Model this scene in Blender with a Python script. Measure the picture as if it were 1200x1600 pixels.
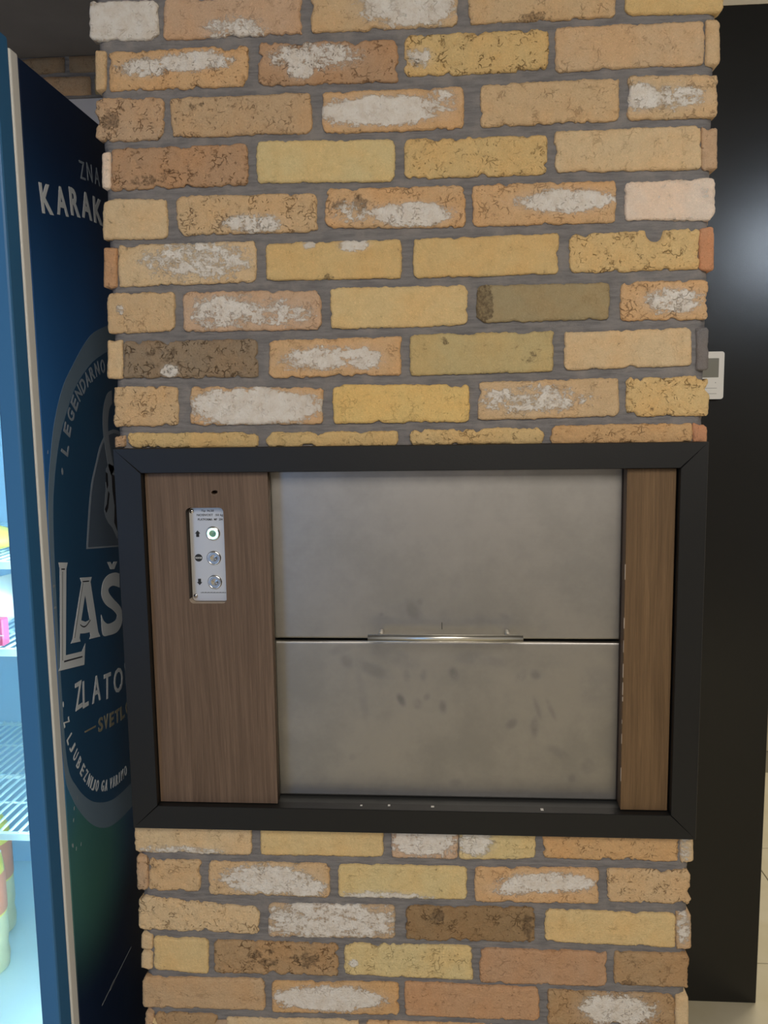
import bpy, bmesh, math, random
from mathutils import Vector, Matrix, noise

for o in list(bpy.data.objects): bpy.data.objects.remove(o, do_unlink=True)
C = bpy.context.scene.collection
SC = bpy.context.scene
PI = math.pi

# ------------------------------------------------------------------ camera
cam_d = bpy.data.cameras.new('camera'); cam = bpy.data.objects.new('camera', cam_d); C.objects.link(cam)
cam_d.sensor_width = 36.0; cam_d.sensor_fit = 'AUTO'; cam_d.lens = 1288.65 * 36 / 1600
cam_d.clip_start = 0.02; cam_d.clip_end = 60
r_, d_, f_ = ((0.9975506, 0.0684032, -0.014619), (-0.0062503, -0.1209945, -0.9926335), (-0.0696681, 0.9902936, -0.1202706))
cam.matrix_world = Matrix(((r_[0], -d_[0], -f_[0], 0.0), (r_[1], -d_[1], -f_[1], -1.27), (r_[2], -d_[2], -f_[2], 1.5), (0, 0, 0, 1)))
SC.camera = cam

# ------------------------------------------------------------------ world, lamps, exposure
W = bpy.data.worlds.new('room_air'); SC.world = W; W.use_nodes = True
W.node_tree.nodes['Background'].inputs[0].default_value = (1.0, 0.94, 0.86, 1)
W.node_tree.nodes['Background'].inputs[1].default_value = 0.34
SC.view_settings.view_transform = 'Standard'; SC.view_settings.look = 'None'
SC.view_settings.gamma = 1.0; SC.view_settings.use_curve_mapping = False
SC.view_settings.exposure = 0.14

def area(name, loc, target, sx, sy, power, col):
    l = bpy.data.lights.new(name, 'AREA'); l.shape = 'RECTANGLE'; l.size = sx; l.size_y = sy
    l.energy = power; l.color = col
    o = bpy.data.objects.new(name, l); C.objects.link(o); o.location = loc
    o.rotation_euler = (Vector(target) - Vector(loc)).to_track_quat('-Z', 'Y').to_euler()
    return o
area('ceiling_panel_light', (0.25, -2.0, 2.62), (0.15, -1.2, 0.0), 1.2, 1.2, 50, (1.0, 0.93, 0.82))
area('ceiling_row_light', (0.4, -3.6, 2.62), (0.2, -2.6, 0.0), 2.4, 0.6, 40, (1.0, 0.94, 0.85))
area('added_cool_light', (-1.78, -2.7, 1.25), (-0.45, 0.0, 1.2), 0.8, 1.6, 9.5, (0.13, 0.44, 1.0))  # unseen blue light, added to tint the left frame bar
sp = bpy.data.lights.new('doorway_spot_light', 'SPOT'); sp.energy = 46; sp.color = (.74, .86, 1.0); sp.spot_size = math.radians(42); sp.spot_blend = .6; sp.shadow_soft_size = .16
spo = bpy.data.objects.new('doorway_spot_light', sp); C.objects.link(spo); spo.location = (1.86, -2.1, 2.36)
spo.rotation_euler = (Vector((.95, .7, 1.75)) - spo.location).to_track_quat('-Z', 'Y').to_euler()
area('passage_light', (1.5, 1.7, 2.55), (1.2, 1.2, 0.0), 0.8, 0.8, 24, (1.0, 0.93, 0.78))

# ------------------------------------------------------------------ material helpers
def lin(c): return tuple(((x/255)/12.92 if x/255 <= .04045 else ((x/255+.055)/1.055)**2.4) for x in c)
def mat(name, col, rough=.5, metal=0.0, spec=.5, **kw):
    m = bpy.data.materials.new(name); m.use_nodes = True
    p = m.node_tree.nodes['Principled BSDF']
    p.inputs['Base Color'].default_value = (*col, 1); p.inputs['Roughness'].default_value = rough
    p.inputs['Metallic'].default_value = metal; p.inputs['Specular IOR Level'].default_value = spec
    for k, v in kw.items(): p.inputs[k.replace('_', ' ')].default_value = v
    return m
class N:
    def __init__(s, m): s.t = m.node_tree; s.p = s.t.nodes['Principled BSDF']
    def n(s, typ, **kw):
        x = s.t.nodes.new('ShaderNode' + typ)
        for k, v in kw.items(): setattr(x, k, v)
        return x
    def l(s, a, b): s.t.links.new(a, b)
    def pos(s): return s.n('NewGeometry').outputs['Position']
    def attr(s, name, out='Fac'):
        a = s.n('Attribute'); a.attribute_name = name; return a.outputs[out]
    def mp(s, v, scale, loc=(0, 0, 0)):
        x = s.n('Mapping'); x.inputs['Scale'].default_value = scale; x.inputs['Location'].default_value = loc
        s.l(v, x.inputs['Vector']); return x.outputs[0]
    def noise(s, v, scale, detail=4, rough=.6, dist=0):
        x = s.n('TexNoise'); s.l(v, x.inputs['Vector'])
        x.inputs['Scale'].default_value = scale; x.inputs['Detail'].default_value = detail
        x.inputs['Roughness'].default_value = rough; x.inputs['Distortion'].default_value = dist
        return x.outputs[0]
    def math(s, op, a, b=None, clamp=False):
        x = s.n('Math', operation=op, use_clamp=clamp)
        for i, v in enumerate((a, b)):
            if v is None: continue
            if isinstance(v, (int, float)): x.inputs[i].default_value = v
            else: s.l(v, x.inputs[i])
        return x.outputs[0]
    def ramp(s, v, lo, hi):
        x = s.n('MapRange', interpolation_type='SMOOTHSTEP'); s.l(v, x.inputs[0])
        x.inputs[1].default_value = lo; x.inputs[2].default_value = hi
        return x.outputs[0]
    def mix(s, f, a, b, blend='MIX'):
        x = s.n('Mix', data_type='RGBA', blend_type=blend)
        if isinstance(f, (int, float)): x.inputs[0].default_value = f
        else: s.l(f, x.inputs[0])
        for i, v in ((6, a), (7, b)):
            if isinstance(v, tuple): x.inputs[i].default_value = (*v, 1)
            else: s.l(v, x.inputs[i])
        return x.outputs[2]
    def bump(s, h, dist, strength=1.0):
        x = s.n('Bump'); x.inputs['Distance'].default_value = dist; x.inputs['Strength'].default_value = strength
        s.l(h, x.inputs['Height']); s.l(x.outputs[0], s.p.inputs['Normal'])
    def col(s, v): s.l(v, s.p.inputs['Base Color'])
    def rough(s, v): s.l(v, s.p.inputs['Roughness'])

E0 = (.84, .79, .70)     # how bright and how warm a white card on the brick face comes out

# brick: colour, limewash, soot and coarseness come from the attributes of each brick's mesh
def brick_material():
    m = mat('reclaimed_brick', (.5, .35, .18), .9, spec=.2); n = N(m); P = n.pos()
    t = n.attr('tint', 'Color'); pa = n.attr('limewash'); so = n.attr('soot'); co = n.attr('coarse')
    n1 = n.noise(P, 14, 3); n2 = n.noise(P, 55, 5, .65); n3 = n.noise(P, 260, 4, .7); n4 = n.noise(P, 900, 2)
    c = n.mix(n.ramp(n1, .35, .7), t, n.mix(1.0, t, (1.06, .97, .88), 'MULTIPLY'))
    c = n.mix(n.math('MULTIPLY', n.ramp(n2, .40, .75), .55), c, n.mix(1.0, c, (.82, .79, .75), 'MULTIPLY'))
    c = n.mix(n.math('MULTIPLY', n.ramp(n3, .50, .68), .55), c, n.mix(1.0, c, (1.22, 1.2, 1.2), 'MULTIPLY'))
    c = n.mix(n.math('MULTIPLY', n.ramp(n4, .50, .72), .45), c, n.mix(1.0, c, (.55, .52, .48), 'MULTIPLY'))
    # thin crazing and grit holes on the coarse bricks
    w = n.n('TexNoise'); n.l(P, w.inputs['Vector']); w.inputs['Scale'].default_value = 60; w.inputs['Detail'].default_value = 3
    wv = n.n('VectorMath', operation='MULTIPLY_ADD'); n.l(w.outputs['Color'], wv.inputs[0]); wv.inputs[1].default_value = (.03, .03, .03); n.l(P, wv.inputs[2])
    vo = n.n('TexVoronoi', feature='DISTANCE_TO_EDGE'); n.l(n.mp(wv.outputs[0], (1, 1, 1.25)), vo.inputs['Vector']); vo.inputs['Scale'].default_value = 70
    gate = n.math('MULTIPLY', n.ramp(n.noise(P, 38, 4, .7), .50, .62), co)
    crack = n.math('MULTIPLY', n.math('SUBTRACT', 1.0, n.ramp(vo.outputs['Distance'], .015, .075)), gate)
    v2 = n.n('TexVoronoi', feature='F1'); n.l(wv.outputs[0], v2.inputs['Vector']); v2.inputs['Scale'].default_value = 190
    hole = n.math('MULTIPLY', n.math('SUBTRACT', 1.0, n.ramp(v2.outputs['Distance'], .10, .30)), n.math('MULTIPLY', n.ramp(n.noise(P, 75, 2), .53, .62), co))
    pitting = n.math('MAXIMUM', crack, hole)
    c = n.mix(n.math('MULTIPLY', pitting, .78), c, n.mix(1.0, c, (.30, .22, .15), 'MULTIPLY'))  # cracks and grit holes coloured darker than the face
    # soot stains
    s = n.ramp(n.math('ADD', so, n.math('MULTIPLY', n.math('SUBTRACT', n2, .5), 3.2)), .42, .70)
    c = n.mix(n.math('MULTIPLY', s, n.math('ADD', .35, n.math('MULTIPLY', n.ramp(n3, .38, .62), .45))), c, (.085, .056, .035))
    # limewash left on the face, dragged sideways
    st = n.noise(n.mp(P, (38, 38, 130)), 1, 6, .7); gr = n.noise(P, 130, 5, .75)
    blot = n.noise(n.mp(P, (28, 28, 44)), 1, 5, .7, .6)
    f = n.math('ADD', pa, n.math('ADD', n.math('MULTIPLY', n.math('SUBTRACT', st, .5), 1.2), n.math('MULTIPLY', n.math('SUBTRACT', gr, .5), 1.9)))
    f = n.math('ADD', f, n.math('MULTIPLY', n.math('SUBTRACT', blot, .5), 1.5))
    k = n.math('MULTIPLY', n.ramp(f, .42, .72), n.math('SUBTRACT', 1.0, n.math('MULTIPLY', pitting, .75)))
    k = n.math('MULTIPLY', k, n.ramp(pa, .02, .2))
    wc = n.mix(n.ramp(n2, .3, .75), (.80, .76, .70), (.68, .60, .51))
    c = n.mix(n.math('MULTIPLY', n.math('MINIMUM', pa, 1.0), .22), c, wc); c = n.mix(n.math('MULTIPLY', k, .90), c, wc)
    n.col(c)
    h = n.math('ADD', n.math('MULTIPLY', n3, .75), n.math('MULTIPLY', n2, 1.0)); h = n.math('ADD', h, n.math('MULTIPLY', n4, .25))
    h = n.math('ADD', h, n.math('MULTIPLY', k, .25))
    h = n.math('SUBTRACT', h, n.math('MULTIPLY', pitting, 1.1))
    n.bump(h, .0030, 1.0)
    return m

def mortar_material():
    m = mat('grey_mortar', (.14, .13, .125), .95, spec=.2); n = N(m); P = n.pos()
    a = n.noise(n.mp(P, (22, 22, 160)), 1, 5, .65); b = n.noise(P, 30, 4); g = n.noise(P, 700, 2)
    c = n.mix(n.ramp(a, .3, .7), (.155, .145, .142), (.235, .220, .212))
    c = n.mix(n.ramp(b, .45, .75), c, (.26, .235, .215))
    n.col(c); n.bump(n.math('ADD', a, n.math('MULTIPLY', g, .3)), .004, .8)
    return m

def wood_material(name, ca, cb):
    m = mat(name, ca, .55, spec=.35); n = N(m); P = n.pos()
    w = n.noise(n.mp(P, (3.0, 3.0, .8)), 1, 2)
    wv = n.n('VectorMath', operation='MULTIPLY_ADD'); cx = n.n('CombineXYZ'); n.l(w, cx.inputs[0]); n.l(cx.outputs[0], wv.inputs[0])
    wv.inputs[1].default_value = (.06, 0, 0); n.l(P, wv.inputs[2])
    a = n.noise(n.mp(wv.outputs[0], (260, 260, 7)), 1, 5, .6); b = n.noise(n.mp(wv.outputs[0], (45, 45, 1.6)), 1, 4)
    p = n.noise(n.mp(wv.outputs[0], (900, 900, 22)), 1, 2)
    c = n.mix(n.ramp(a, .3, .7), ca, cb); c = n.mix(n.math('MULTIPLY', n.ramp(b, .35, .7), .6), c, n.mix(1.0, c, (.72, .70, .68), 'MULTIPLY'))
    c = n.mix(n.math('MULTIPLY', n.ramp(p, .56, .68), .35), c, n.mix(1.0, c, (1.5, 1.5, 1.5), 'MULTIPLY'))
    n.col(c); n.bump(n.math('ADD', a, p), .0008, .7)
    return m

def steel_material():
    m = mat('brushed_steel', (.45, .43, .40), .36, 1.0); n = N(m); P = n.pos()
    a = n.noise(n.mp(P, (3, 3, 900)), 1, 3); b = n.noise(P, 9, 5, .65); g = n.noise(P, 30, 4, .6)
    s = n.attr('smudge'); s2 = n.math('MULTIPLY', s, n.ramp(g, .2, .6))
    c = n.mix(n.ramp(b, .35, .7), (.405, .385, .365), (.335, .32, .30))
    c = n.mix(n.math('MULTIPLY', s2, .55), c, (.17, .16, .145))
    n.col(c)
    r = n.math('ADD', .33, n.math('ADD', n.math('MULTIPLY', a, .06), n.math('MULTIPLY', b, .12)))
    n.rough(n.math('ADD', r, n.math('MULTIPLY', s2, .12)))
    n.bump(a, .0002, .35)
    return m

def satin_black(name, col, r0, r1, sc=6):
    m = mat(name, col, r0, spec=.34); n = N(m); P = n.pos()
    a = n.noise(P, sc, 4); g = n.noise(P, 420, 2)
    n.rough(n.math('ADD', r0, n.math('MULTIPLY', a, r1 - r0))); n.bump(g, .0004, .25)
    return m

def panel_print():       # printed vinyl: navy with the green of a bottle round the foot of the label
    m = mat('navy_print', (.010, .035, .11), .34, spec=.45); n = N(m); P = n.pos()
    v = n.n('VectorMath', operation='LENGTH'); n.l(n.mp(P, (0, 4.6, 4.0), (0, -.30, -2.96)), v.inputs[0])
    g = n.ramp(v.outputs['Value'], 1.05, .25)
    top = n.ramp(n.n('SeparateXYZ').outputs[2], 1.9, 1.3)
    sx = n.n('SeparateXYZ'); n.l(P, sx.inputs[0]); top = n.ramp(sx.outputs[2], 2.0, 1.45)
    low = n.ramp(sx.outputs[2], .55, .85)
    c = n.mix(n.math('MULTIPLY', top, low), (.007, .020, .060), (.030, .150, .430))  # mid-height blue brightened: cool light spill put into the print
    c = n.mix(n.math('MULTIPLY', g, .85), c, (.07, .22, .17))
    n.col(c); n.rough(n.math('ADD', .28, n.math('MULTIPLY', n.noise(P, 12, 4), .14)))
    return m

def tile_floor():
    m = mat('beige_tile', (.62, .54, .38), .28, spec=.5); n = N(m); P = n.pos()
    b = n.noise(P, 5, 5); n.col(n.mix(n.ramp(b, .3, .7), (.60, .53, .36), (.66, .60, .45)))
    return m

def plaster(name, col):
    m = mat(name, col, .9, spec=.2); n = N(m); P = n.pos()
    n.col(n.mix(n.ramp(n.noise(P, 6, 4), .3, .7), col, tuple(x*.9 for x in col))); n.bump(n.noise(P, 160, 3), .001, .4)
    return m

def glass_material():
    m = bpy.data.materials.new('door_glass'); m.use_nodes = True; t = m.node_tree; t.nodes.clear()
    o = t.nodes.new('ShaderNodeOutputMaterial'); mx = t.nodes.new('ShaderNodeMixShader'); tr = t.nodes.new('ShaderNodeBsdfTransparent')
    gl = t.nodes.new('ShaderNodeBsdfGlossy'); fr = t.nodes.new('ShaderNodeFresnel'); fr.inputs[0].default_value = 1.35
    gl.inputs['Roughness'].default_value = .02; tr.inputs[0].default_value = (.90, .97, .97, 1)
    t.links.new(fr.outputs[0], mx.inputs[0]); t.links.new(tr.outputs[0], mx.inputs[1]); t.links.new(gl.outputs[0], mx.inputs[2])
    t.links.new(mx.outputs[0], o.inputs[0]); return m

def emit(name, col, s):
    return mat(name, col, .4, Emission_Color=(*col, 1), Emission_Strength=s)

def bottle_plastic(name, col):
    m = mat(name, col, .3, spec=.5, Subsurface_Weight=0.0); n = N(m); P = n.pos()
    n.col(n.mix(n.ramp(n.noise(P, 16, 3), .3, .7), col, tuple(min(1, x*1.15) for x in col)))
    return m

M = dict(
    brick=brick_material(), mortar=mortar_material(), steel=steel_material(),
    wood_left=wood_material('brown_veneer', lin((112, 91, 74)), lin((94, 75, 60))),
    wood_right=wood_material('warm_lit_brown_veneer', lin((115, 89, 60)), lin((97, 74, 48))),  # same veneer as the left; warm light from the right put into its colour
    wood_edge=mat('veneer_edge', lin((92, 72, 58)), .6),
    frame=satin_black('satin_black_frame', (.0095, .0095, .0095), .36, .48),
    black_wall=satin_black('black_paint', (.015, .0145, .013), .17, .25, 3),
    floor=tile_floor(), grout=mat('tile_grout', (.24, .21, .15), .9),
    beige=plaster('beige_plaster', (.62, .54, .40)), white_wall=plaster('white_plaster', (.60, .58, .60)),
    dark_ceiling=plaster('dark_ceiling_paint', (.21, .195, .185)), grey_wall=plaster('grey_plaster', (.50, .47, .47)),
    print=panel_print(), door_blue=satin_black('blue_door_paint', (.036, .150, .330), .35, .5, 2),
    gasket=mat('grey_gasket', (.74, .74, .72), .5), liner=mat('white_liner', (.46, .68, .86), .4),
    shelf=mat('white_coated_wire', (.70, .90, .96), .35), glass=glass_material(),
    ring=mat('label_ring_grey', (.17, .25, .34), .4), teal=mat('label_teal', (.022, .085, .180), .34),
    letter=mat('lettering_silver', (.72, .76, .80), .42), letter_dim=mat('lettering_grey', (.30, .35, .42), .45),
    letter_gold=mat('lettering_dull_gold', (.30, .28, .20), .45), shield=mat('label_shield_grey', (.10, .14, .20), .4),
    ink=mat('dark_print', (.012, .016, .03), .45), scratch=mat('scratch_grey', (.30, .32, .34), .6),
    plate=mat('control_plate_steel', (.60, .585, .57), .45, .6), chrome=mat('chrome', (.78, .77, .76), .14, 1.0),
    shaded_edge=mat('stained_shaded_edge', (.030, .021, .016), .8),
    button_steel=mat('spun_button_steel', (.58, .56, .53), .27, 1.0),
    black=mat('black_print', (.012, .012, .012), .6), lit=emit('lit_green_ring', (.55, 1.0, .78), 1.5),
    green_face=mat('green_tinted_face', (.24, .46, .35), .3, .6), band=mat('stop_band_grey', (.5, .5, .5), .5),
    hole_rim=mat('chipped_and_lit_veneer', (.42, .34, .27), .8), dark=mat('dark_gap', (.01, .01, .01), .8),
    sill=satin_black('dark_sill', (.040, .041, .040), .38, .52), handle=mat('handle_steel', (.72, .69, .62), .34, 1.0),
    led=emit('cold_led', (.80, .96, 1.0), 25.0), white_plastic=mat('white_plastic', (.74, .71, .66), .4),
    lcd=mat('grey_display', (.20, .19, .15), .25), mark=mat('grey_mark', (.33, .31, .29), .6),
    juice=bottle_plastic('yellow_juice', (.78, .66, .16)), juice_pale=bottle_plastic('cloudy_juice', (.66, .62, .40)),
    label_orange=mat('orange_label', (.74, .30, .20), .45), label_blue=mat('blue_label', (.25, .50, .72), .45),
    label_white=mat('white_print', (.85, .82, .78), .5), cap=mat('yellow_cap', (.75, .55, .08), .4),
    pink=mat('pink_box', (.72, .10, .22), .45), bag=mat('white_bag', (.82, .86, .85), .5), lemon=mat('yellow_pouch', (.80, .62, .10), .45),
    holder=mat('grey_holder', (.13, .17, .26), .4),
)

# ------------------------------------------------------------------ mesh helpers
def link(name, me, m=None, parent=None, smooth=False):
    o = bpy.data.objects.new(name, me); C.objects.link(o)
    if m is not None: me.materials.append(M[m] if isinstance(m, str) else m)
    if smooth:
        for p in me.polygons: p.use_smooth = True
    if parent is not None: o.parent = parent
    return o
def obj(name, bm, m, parent=None, smooth=False):
    me = bpy.data.meshes.new(name); bmesh.ops.recalc_face_normals(bm, faces=bm.faces[:]); bm.to_mesh(me); bm.free()
    return link(name, me, m, parent, smooth)
def empty(name, loc):
    o = bpy.data.objects.new(name, None); C.objects.link(o); o.location = loc; o.empty_display_size = .05; return o
def tag(o, label=None, cat=None, group=None, kind=None):
    for k, v in (('label', label), ('category', cat), ('group', group), ('kind', kind)):
        if v: o[k] = v
    return o
def box(bm, a, b, bev=0.0, seg=1):
    r = bmesh.ops.create_cube(bm, size=1.0); vs = r['verts']
    c = [(a[i]+b[i])/2 for i in range(3)]; s = [abs(b[i]-a[i]) for i in range(3)]
    for v in vs: v.co = Vector((c[0]+v.co.x*s[0], c[1]+v.co.y*s[1], c[2]+v.co.z*s[2]))
    if bev:
        es = list({e for v in vs for e in v.link_edges})
        bmesh.ops.bevel(bm, geom=es, offset=bev, segments=seg, affect='EDGES', profile=.5)
    return bm
def B(a, b, bev=0.0, seg=1): return box(bmesh.new(), a, b, bev, seg)
def rel(o, parent):        # built in world coordinates: keep it there under a parent that is only moved
    if o.parent.parent is None: o.matrix_parent_inverse = Matrix.Translation(-parent.location)
    return o
def part(name, bm, m, parent, smooth=False): return rel(obj(name, bm, m, parent, smooth), root_of(parent))
def root_of(o):
    while o.parent: o = o.parent
    return o
def tube(bm, pts, r, seg=8):
    pts = [Vector(p) for p in pts]; rings = []
    for i, p in enumerate(pts):
        d = (pts[min(i+1, len(pts)-1)] - pts[max(i-1, 0)]).normalized()
        u = d.orthogonal().normalized() if abs(d.z) > .9 else d.cross(Vector((0, 0, 1))).normalized()
        v = d.cross(u)
        rings.append([bm.verts.new(p + u*r*math.cos(2*PI*k/seg) + v*r*math.sin(2*PI*k/seg)) for k in range(seg)])
    for a, b in zip(rings, rings[1:]):
        for k in range(seg): bm.faces.new((a[k], a[(k+1) % seg], b[(k+1) % seg], b[k]))
    bm.faces.new(rings[0][::-1]); bm.faces.new(rings[-1])
    return bm
def lathe(bm, prof, mtx, seg=24):      # prof: (radius, height) along local z
    rings = []
    for r, h in prof:
        if r < 1e-6: rings.append([bm.verts.new(mtx @ Vector((0, 0, h)))])
        else: rings.append([bm.verts.new(mtx @ Vector((r*math.cos(2*PI*k/seg), r*math.sin(2*PI*k/seg), h))) for k in range(seg)])
    for a, b in zip(rings, rings[1:]):
        for k in range(seg):
            k2 = (k+1) % seg
            if len(a) == 1 and len(b) == 1: continue
            if len(a) == 1: bm.faces.new((a[0], b[k], b[k2]))
            elif len(b) == 1: bm.faces.new((a[k], b[0], a[k2]))
            else: bm.faces.new((a[k], a[k2], b[k2], b[k]))
    return bm
def frame_mtx(o, ux, uy):
    ux = Vector(ux).normalized(); uy = Vector(uy).normalized(); uz = ux.cross(uy)
    return Matrix(((ux.x, uy.x, uz.x, o[0]), (ux.y, uy.y, uz.y, o[1]), (ux.z, uy.z, uz.z, o[2]), (0, 0, 0, 1)))
def poly(bm, pts, mtx, thick):         # flat outline in local xy, raised by thick along local z
    bot = [bm.verts.new(mtx @ Vector((x, y, 0))) for x, y in pts]; top = [bm.verts.new(mtx @ Vector((x, y, thick))) for x, y in pts]
    n = len(pts)
    f = bm.faces.new(top); f.normal_update()
    for k in range(n): bm.faces.new((bot[k], bot[(k+1) % n], top[(k+1) % n], top[k]))
    bmesh.ops.triangulate(bm, faces=[f], ngon_method='EAR_CLIP'); return bm
def curve_sheet(name, loops, thick, mtx, m, parent):   # outline with holes, extruded
    cu = bpy.data.curves.new(name, 'CURVE'); cu.dimensions = '2D'; cu.fill_mode = 'BOTH'; cu.extrude = thick/2
    for lp in loops:
        s = cu.splines.new('POLY'); s.points.add(len(lp)-1); s.use_cyclic_u = True
        for q, (x, y) in zip(s.points, lp): q.co = (x, y, 0, 1)
    t = bpy.data.objects.new(name, cu); C.objects.link(t)
    dg = bpy.context.evaluated_depsgraph_get(); me = bpy.data.meshes.new_from_object(t.evaluated_get(dg))
    bpy.data.objects.remove(t); bpy.data.curves.remove(cu)
    me.transform(mtx); me.name = name
    return rel(link(name, me, m, parent), root_of(parent))
_fonts = {}
def glyphs(s, bold=0.0):
    key = (s, bold)
    if key not in _fonts:
        cu = bpy.data.curves.new('text', 'FONT'); cu.body = s; cu.size = 1; cu.offset = bold; cu.extrude = .004; cu.resolution_u = 3
        t = bpy.data.objects.new('text', cu); C.objects.link(t)
        dg = bpy.context.evaluated_depsgraph_get(); me = bpy.data.meshes.new_from_object(t.evaluated_get(dg))
        bpy.data.objects.remove(t); bpy.data.curves.remove(cu)
        vs = [v.co.copy() for v in me.vertices]; fs = [tuple(p.vertices) for p in me.polygons]; bpy.data.meshes.remove(me)
        x0 = min(v.x for v in vs); x1 = max(v.x for v in vs); y0 = min(v.y for v in vs); y1 = max(v.y for v in vs)
        _fonts[key] = ([Vector(((v.x-x0)/(x1-x0)-.5, (v.y-y0)/(y1-y0)-.5, v.z)) for v in vs], fs)
    return _fonts[key]
def write(bm, s, w, h, mtx, bold=0.0, thick=.0004):    # text fitted to a w x h rectangle centred on mtx
    vs, fs = glyphs(s, bold); nv = [bm.verts.new(mtx @ Vector((v.x*w, v.y*h, (v.z+.004)/.008*thick))) for v in vs]
    for f in fs:
        try: bm.faces.new([nv[i] for i in f])
        except ValueError: pass
    return bm
def rrect(x0, y0, x1, y1, r, seg=5):
    out = []
    for cx, cy, a in ((x1-r, y1-r, 0), (x0+r, y1-r, 90), (x0+r, y0+r, 180), (x1-r, y0+r, 270)):
        for k in range(seg+1):
            t = math.radians(a + 90*k/seg); out.append((cx+r*math.cos(t), cy+r*math.sin(t)))
    return out
def sm(x): x = max(0.0, min(1.0, x)); return x*x*(3-2*x)
def spline(pts, n=6):
    out = []
    for i in range(len(pts)-1):
        p0, p1, p2, p3 = pts[max(i-1, 0)], pts[i], pts[i+1], pts[min(i+2, len(pts)-1)]
        for k in range(n):
            t = k/n
            out.append(tuple(.5*((2*p1[j]) + (-p0[j]+p2[j])*t + (2*p0[j]-5*p1[j]+4*p2[j]-p3[j])*t*t + (-p0[j]+3*p1[j]-3*p2[j]+p3[j])*t**3) for j in (0, 1)))
    out.append(pts[-1]); return out

# ------------------------------------------------------------------ structure: floor, ceiling, walls
floor = tag(obj('floor', B((-2.6, -4.6, -.05), (3.2, 2.4, -.004)), 'grout'), kind='structure')
tile_me = None
for i in range(-5, 6):
    for j in range(-8, 4):
        x0 = 1.032 - .606*3 + i*.606; y0 = .869 + j*.606
        if x0 < -2.5 or x0 > 2.6 or y0 < -4.55 or y0 > 1.75: continue
        if tile_me is None:
            t = obj('tile', B((.0015, .0015, -.004), (.6045, .6045, 0), .0012), 'floor', floor); tile_me = t.data
        else:
            t = link('tile', tile_me, None, floor)
        t.location = (x0, y0, 0)
tag(obj('ceiling', B((-2.6, -4.6, 2.67), (3.2, 2.4, 2.75)), 'dark_ceiling'), kind='structure')
tag(obj('wall_front', B((-2.6, -4.7, 0), (3.2, -4.6, 2.67)), 'grey_wall'), kind='structure')
wr = tag(obj('wall_right', B((-.47, .712, 0), (.786, .80, 2.376), .0015), 'black_wall'), kind='structure')
tag(obj('trim_1', B((-.47, .712, 2.3765), (3.2, .80, 2.67)), 'beige'), kind='structure')
wb = obj('wall_back', B((-2.6, 1.52, 0), (-.47, 1.62, 2.54)), 'white_wall'); tag(wb, kind='structure')
mb = obj('mortar', B((-2.6, 1.512, 2.54), (-.47, 1.62, 2.67)), 'mortar', wb)
tag(obj('wall_end', B((-.47, 2.30, 0), (3.2, 2.40, 2.67)), 'beige'), kind='structure')

# ------------------------------------------------------------------ bricks
TINT = {'T': (196, 162, 116), 'T2': (186, 152, 110), 'T3': (203, 172, 126), 'Y': (203, 168, 107), 'Y2': (205, 169, 109), 'Y3': (206, 174, 116),
        'YS': (214, 177, 104), 'G': (204, 178, 120), 'O': (200, 158, 108), 'O2': (196, 153, 100), 'P': (192, 155, 118), 'P2': (196, 162, 119),
        'B': (176, 137, 98), 'B2': (184, 150, 112), 'B3': (168, 134, 92), 'D': (142, 120, 92), 'D2': (144, 114, 76), 'OL': (156, 136, 96),
        'OL2': (184, 160, 106), 'R': (190, 132, 90), 'R2': (184, 140, 98), 'R3': (178, 138, 100), 'W': (219, 194, 166), 'GR': (116, 110, 104)}
def brick_tint(t):
    c = [x/e for x, e in zip(lin(TINT[t]), E0)]; g = .35*c[0]+.5*c[1]+.15*c[2]
    return tuple(min(.9, x+(g-x)*.07) for x in c)
def bnoise(p, s, o=3): return noise.fractal(Vector(p)*s, .9, 2.1, o)
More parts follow.
